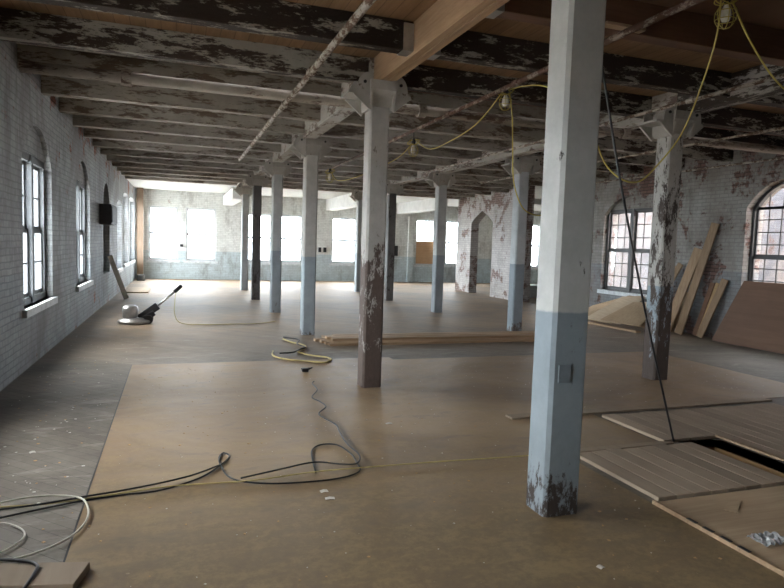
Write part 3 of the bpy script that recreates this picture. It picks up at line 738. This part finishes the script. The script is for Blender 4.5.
cord('sander_cord', [(.02, 12.38, .60), (.0, 12.3, .40), (.0, 12.2, .2), (.10, 12.1, .04), (.45, 12.0, .014), (1.0, 12.05, .012), (1.5, 12.1, .012), (1.9, 12.4, .012)], .007, M['tan_cord'], 'yellowish power cord trailing from the polisher handle to the floor')

# ------------------------------------------------------------------ lumber on the floor
k = 0
lay = [(2.30, 6.3, 9.42, .10, 0), (2.26, 6.6, 9.56, .13, 0), (2.22, 6.5, 9.72, .13, 0), (2.16, 6.4, 9.90, .13, 0), (2.34, 6.5, 10.06, .13, 0), (2.36, 6.2, 10.22, .12, 0),
       (2.40, 6.45, 9.68, .13, 1), (2.34, 6.3, 9.86, .13, 1), (2.5, 6.5, 10.05, .12, 1)]
for xa, xb, y, w, lv in lay:
    b = NB(); obox(b, (xa, y, .021+.042*lv), (xb, y+random.uniform(-.05, .05) - .25*0, .021+.042*lv), w, .040, (0, 0, 1), .002)
    pos = ('in the bottom layer, %s from the front' % names[k]) if lv == 0 else ('in the top layer, %s from the front' % names[k-6])
    tag(build('floor_board', b, M['lumber_x'], org=((xa+xb)/2, y, 0)), 'long bare board lying across the floor behind the peeling post, ' + pos, 'board', 'bare boards stacked on the floor')
    k += 1
# timber block bottom left
b = NB(); obox(b, (-1.25, 3.27, .022), (-.40, 3.07, .022), .20, .042, (0, 0, 1), .003)
tag(build('timber_offcut', b, M['grey_board'], org=(-.8, 3.2, 0)), 'pale thick timber offcut at the bottom left corner', 'timber')
cord('cable_loop', [(-1.2, 3.42, .052), (-.95, 3.33, .052), (-.75, 3.27, .052), (-.62, 3.2, .052), (-.6, 3.1, .052), (-.66, 2.9, .03), (-.8, 2.95, .012)], .008, M['black_rubber'], 'black cable lying over the pale timber offcut', 'cable')

# left wall things
b = NB(); obox(b, Lw(16.7, -.03, 1.12), Lw(17.2, -.36, .02), .11, .03, (.3, -1, 0))
tag(build('leaning_plank', b, wood('pale plank', (.62, .59, .53), (.72, .69, .63), 'z'), org=Lw(17.2, -.4, 0)), 'pale plank leaning against the left wall beyond the boarded arch', 'plank')
flat('floor_board', -1.35, -.72, 19.2, 20.9, 0, .03, M['ply'], 'flat plywood piece on the floor near the far left windows', 'board')
b = NB(); box(b, -1.36, -1.14, 25.3, 25.52, 0, 3.45)
tag(build('corner_post', b, wood('rust brown timber', (.20, .14, .10), (.30, .22, .16), 'z'), org=(-1.25, 25.4, 0)), 'narrow brown timber standing full height in the far left corner', 'post')
b = NB(); box(b, -1.32, -1.05, 24.6, 24.9, 0, .22, None, .01)
tag(build('small_box', b, M['frame_grey'], org=(-1.2, 24.7, 0)), 'small grey box on the floor in the far left corner', 'box')
for (x0, x1, z0, z1, lab) in ((.18, .30, 1.28, 1.38, 'small dark outlet box between the two far left windows'), (5.72, 5.84, 1.22, 1.42, 'left one of two small wall boxes by the middle far window'),
                              (5.94, 6.06, 1.22, 1.42, 'right one of two small wall boxes by the middle far window'), (9.02, 9.28, 1.15, 1.60, 'dark fuse box on the far wall right of the dark posts')):
    e = empty('wall_box', ((x0+x1)/2, YF-.08, z0), lab, 'box')
    b = NB(); box(b, x0, x1, YF-.08, YF, z0, z1, None, .004); build('housing', b, M['frame_grey'] if x1 < 7 else M['dark_metal'], e)
    b = NB(); box(b, x0+.01, x1-.01, YF-.088, YF-.0801, z0+.01, z1-.01); build('lid', b, M['dark_metal'], e)
b = NB(); box(b, 8.95, 9.45, YF-.2, YF, 1.03, 1.07)
tag(build('wall_shelf', b, M['stone'], org=(9.2, YF-.1, 1.03)), 'narrow pale shelf under the fuse box on the far wall', 'shelf')
b = NB(); box(b, 9.75, 10.0, YF-.12, YF, 0, 2.9); tag(build('wall_pilaster', b, M['brick_far'], org=(9.87, YF, 0)), 'shallow painted pier on the far wall left of the orange boarded window', 'pier')

# ------------------------------------------------------------------ lumber leaning at the right wall
def lean(a, b_, w, t, mat, label, up=(1, 0, 0)):
    bm_ = NB(); obox(bm_, a, b_, w, t, up, .002)
    tag(build('leaning_board', bm_, mat, org=a), label, 'board', 'boards leaning on the right wall')
lean((9.64, 9.86, .01), (9.95, 9.42, 2.24), .19, .03, M['lumber'], 'tallest bare board leaning on the right wall')
lean((9.56, 10.12, .01), (9.88, 9.72, 1.74), .22, .03, M['lumber'], 'wide board with a broken top leaning left of the tallest board')
lean((9.52, 10.72, .01), (9.86, 10.14, 1.42), .13, .03, M['lumber'], 'narrow board tilted toward the tallest board, just behind the flaked post')
lean((9.66, 10.98, .01), (9.93, 10.36, 1.36), .12, .03, M['lumber'], 'short pale board leaning beneath the dusty window')
lean((9.80, 9.60, .01), (9.95, 9.38, 1.08), .10, .03, M['ply_dark'], 'dark short board leaning right of the tallest board')
lean((9.80, 9.51, .01), (9.955, 9.27, 1.08), .07, .03, M['pit_wood'], 'dark brown narrow board leaning between two short boards')
lean((9.70, 9.38, .01), (9.95, 9.10, 1.16), .15, .03, M['lumber'], 'rightmost short bare board leaning beside the brown sheet')
lean((9.74, 10.30, .01), (9.95, 10.05, .85), .34, .02, M['ply'], 'low wide plywood offcut leaning behind the broken topped board')
def sheet(pts, t, mat, name, label, cat, n):
    bm_ = NB(); n = Vector(n).normalized()*t
    A = [bm_.verts.new(p) for p in pts]; B = [bm_.verts.new(Vector(p)+n) for p in pts]
    bm_.faces.new(A); bm_.faces.new(B[::-1])
    for i in range(len(pts)): bm_.faces.new([A[i], A[(i+1) % len(pts)], B[(i+1) % len(pts)], B[i]])
    tag(build(name, bm_, mat, org=pts[0]), label, cat)
sheet([(9.60, 8.98, .006), (9.94, 8.66, 1.16), (9.94, 6.6, 1.16), (9.60, 6.4, .006)], .018, M['ply_dark'], 'leaning_sheet', 'large dark brown panel leaning under the big arched window', 'panel', (-1, 0, .3))
sheet([(9.0, 12.6, .02), (9.55, 12.5, .30), (9.85, 11.6, .62), (9.86, 11.1, .62), (9.15, 11.3, .03)], .018, M['ply'], 'plywood_offcut', 'leftmost plywood offcut lying against the wall under the dusty window', 'plywood', (-.4, 0, 1))
sheet([(8.86, 11.85, .075), (9.62, 11.55, .60), (9.80, 11.05, .66), (9.02, 10.85, .075)], .018, M['pale_ply'], 'plywood_offcut', 'pale plywood offcut on top of the low pile under the dusty window', 'plywood', (-.4, 0, 1))
sheet([(8.82, 11.25, .12), (9.5, 11.05, .52), (9.72, 10.35, .58), (8.92, 10.15, .12)], .018, M['ply'], 'plywood_offcut', 'plywood offcut at the right end of the low pile behind the flaked post', 'plywood', (-.4, 0, 1))
b = NB(); obox(b, (8.75, 12.7, .02), (8.85, 10.1, .02), .12, .035, (0, 0, 1))
tag(build('floor_board', b, M['lumber_x'], org=(8.8, 11.3, 0)), 'board on the floor along the front of the low plywood pile', 'board')
# things seen through the gap between right wall and partition
for k, (x0, x1, y0, y1, z0, z1, m, lab) in enumerate(((10.6, 13.2, 14.4, 15.2, 0, .10, M['ply'], 'lower stack of sheets on the floor through the gap by the nearest post'),
                                                  (11.0, 13.0, 14.5, 15.1, .10, .30, M['dark_metal'], 'dark crate on the stacked sheets seen through the gap'),
                                                  (11.0, 14.0, 18.0, 18.8, 0, .42, M['stone'], 'pale low bench seen through the gap in the right wall'))):
    b = NB(); box(b, x0, x1, y0, y1, z0, z1, None, .01)
    tag(build(('sheet_stack', 'storage_crate', 'low_bench')[k], b, m, org=(x0, y0, z0)), lab, ('stack', 'crate', 'bench')[k])

# ------------------------------------------------------------------ litter
random.seed(3)
b = NB()
def flake(b, x, y, s, z=.006):
    n = random.choice((3, 4, 5)); a0 = random.random()*6
    pts = [(x+math.cos(a0+2*PI*i/n)*s*random.uniform(.5, 1), y+math.sin(a0+2*PI*i/n)*s*random.uniform(.5, 1)) for i in range(n)]
    prism(b, pts, .002, 'z', z)
for k in range(230):
    y = random.uniform(2.3, 8.2)
    x = random.uniform(-.45, 2.85)
    flake(b, x, y, random.choice((.003, .004, .005, .006, .009)))
for k in range(120): flake(b, random.uniform(-1.5, -.55), random.uniform(3.5, 11), random.choice((.006, .008, .014)), .001)
for k in range(150): flake(b, random.uniform(3, 7.3), random.uniform(5.2, 8.0), random.choice((.006, .008, .012)))
tag(build('paint_flakes', b, M['chip']), 'pale paint flakes and wood crumbs scattered over the floor', 'debris', kind='stuff')
b = NB()
for k in range(160): flake(b, random.uniform(-.45, 2.8), random.uniform(2.3, 8.0), random.choice((.006, .01, .015)))
for k in range(60): flake(b, random.uniform(-1.4, -.55), random.uniform(3.5, 9), random.choice((.006, .01, .015)), .001)
tag(build('dark_crumbs', b, M['pit_wood']), 'dark wood crumbs scattered over the hardboard and old floor', 'debris', kind='stuff')
for (x, y, z, w, h, r, lab) in ((.915, 3.80, .0055, .05, .035, .1, 'upper of two small white paper scraps on the hardboard'), (.925, 3.68, .0055, .06, .03, -.1, 'lower of two small white paper scraps on the hardboard'),
                         (2.05, 2.5, .0055, .035, .03, .3, 'single white paper scrap below the nearest post'), (1.82, 5.15, .0055, .06, .03, 0, 'white paper scrap on the hardboard before the peeling post'),
                         (-.98, 5.05, .001, .04, .035, .4, 'white crumpled paper scrap on the old boards near the left edge')):
    b = NB(); Mx = Matrix.Translation((x, y, z)) @ Matrix.Rotation(r, 4, 'Z')
    vs = [b.verts.new(Mx @ Vector(p)) for p in ((-w/2, -h/2, 0), (0, -h/2, .004), (w/2, -h/2, 0), (w/2, h/2, .002), (0, h/2, .006), (-w/2, h/2, .001))]
    b.faces.new((vs[0], vs[1], vs[4], vs[5])); b.faces.new((vs[1], vs[2], vs[3], vs[4]))
    r_ = bmesh.ops.extrude_face_region(b, geom=list(b.faces)); bmesh.ops.translate(b, vec=(0, 0, .0015), verts=[q for q in r_['geom'] if isinstance(q, bmesh.types.BMVert)])
    tag(build('paper_scrap', b, M['chip'], org=(x, y, z)), lab, 'paper scrap')
b = NB(); random.seed(11)
grid = [[b.verts.new((3.05+i*.02+random.uniform(-.006, .006), 2.40+j*.02+random.uniform(-.006, .006), .022+random.uniform(0, .022))) for j in range(7)] for i in range(12)]
for i in range(11):
    for j in range(6): b.faces.new((grid[i][j], grid[i+1][j], grid[i+1][j+1], grid[i][j+1]))
r_ = bmesh.ops.extrude_face_region(b, geom=list(b.faces)); bmesh.ops.translate(b, vec=(0, 0, .001), verts=[q for q in r_['geom'] if isinstance(q, bmesh.types.BMVert)])
tag(build('crumpled_wrapper', b, plain('clear grey plastic', (.35, .36, .36), .2), org=(3.15, 2.45, .018)), 'crumpled grey plastic wrapper on the tan panel at the right edge', 'wrapper')
b = NB(); prism(b, [(3.25, 2.86), (3.45, 2.98), (3.48, 2.93), (3.30, 2.80)], .004, 'z', .018)
tag(build('wood_shard', b, M['ply'], org=(3.3, 2.9, .018)), 'flat pale wood shard on the tan panel', 'shard')

# ------------------------------------------------------------------ outside: brick building across the yard on the right
b = NB()
box(b, 15.5, 22, -12, 10.5, -1, 6.0)
e = tag(build('neighbour_building', b, M['brick_red'], org=(15.5, 0, -1)), 'red brick building seen through the right hand windows', 'building')
for k in range(6):
    y = -9 + 3.4*k
    b = NB(); box(b, 15.46, 15.52, y, y+1.2, 1.2, 3.3); w = build('window', b, M['frame_white'], e)
b = NB(); box(b, -60, 80, -60, 90, -1.2, -1.0)
o = tag(build('ground', b, plain('pale yard ground', (.45, .44, .42), .9)), kind='structure')

# ------------------------------------------------------------------ daylight
w = bpy.data.worlds.new('overcast sky'); S.world = w; w.use_nodes = True
nt = w.node_tree; bg = nt.nodes['Background']
tc = nt.nodes.new('ShaderNodeTexCoord'); sp = nt.nodes.new('ShaderNodeSeparateXYZ'); cr = nt.nodes.new('ShaderNodeValToRGB')
nt.links.new(tc.outputs['Generated'], sp.inputs[0]); nt.links.new(sp.outputs[2], cr.inputs[0]); nt.links.new(cr.outputs[0], bg.inputs[0])
cr.color_ramp.elements[0].position = 0.0; cr.color_ramp.elements[0].color = (.84, .92, 1, 1)
cr.color_ramp.elements[1].position = .6; cr.color_ramp.elements[1].color = (.98, .99, 1.0, 1)
dt = nt.nodes.new('ShaderNodeVectorMath'); dt.operation = 'DOT_PRODUCT'; nt.links.new(tc.outputs['Generated'], dt.inputs[0]); dt.inputs[1].default_value = (-.68, .73, 0)
mr = nt.nodes.new('ShaderNodeMapRange'); nt.links.new(dt.outputs['Value'], mr.inputs[0])
mr.inputs[1].default_value = -1; mr.inputs[2].default_value = 1; mr.inputs[3].default_value = 4.0; mr.inputs[4].default_value = 21.0
nt.links.new(mr.outputs[0], bg.inputs[1])   # the cloud cover is brighter on the window side
for i, (F, s, d, z, wd, ht) in enumerate(PORTALS):
    L = bpy.data.lights.new('sky_portal', 'AREA'); L.shape = 'RECTANGLE'; L.size = wd; L.size_y = ht; L.cycles.is_portal = True
    o = bpy.data.objects.new('sky_portal', L); COL.objects.link(o)
    p = F(s, d, z); inw = (F(s, 0, z) - F(s, 1, z)).normalized()
    o.matrix_world = Matrix.Translation(p) @ inw.to_track_quat('-Z', 'Z').to_matrix().to_4x4()

# ------------------------------------------------------------------ camera
cam = bpy.data.cameras.new('camera'); co = bpy.data.objects.new('camera', cam); COL.objects.link(co)
f = 620.37; cam.sensor_width = 36; cam.lens = f/784*36; cam.clip_end = 300
R = Vector((0.9438251, -0.32881274, 0.03280787)); U = Vector((-0.00524979, 0.08435078, 0.99642229)); Fd = Vector((0.33040372, 0.94062061, -0.07788619))
co.matrix_world = Matrix(((R.x, U.x, -Fd.x, 0), (R.y, U.y, -Fd.y, 0), (R.z, U.z, -Fd.z, 1.6), (0, 0, 0, 1)))
S.camera = co
S.view_settings.view_transform = 'Standard'; S.view_settings.look = 'None'; S.view_settings.gamma = 1
S.view_settings.exposure = 1.28; S.view_settings.use_curve_mapping = False
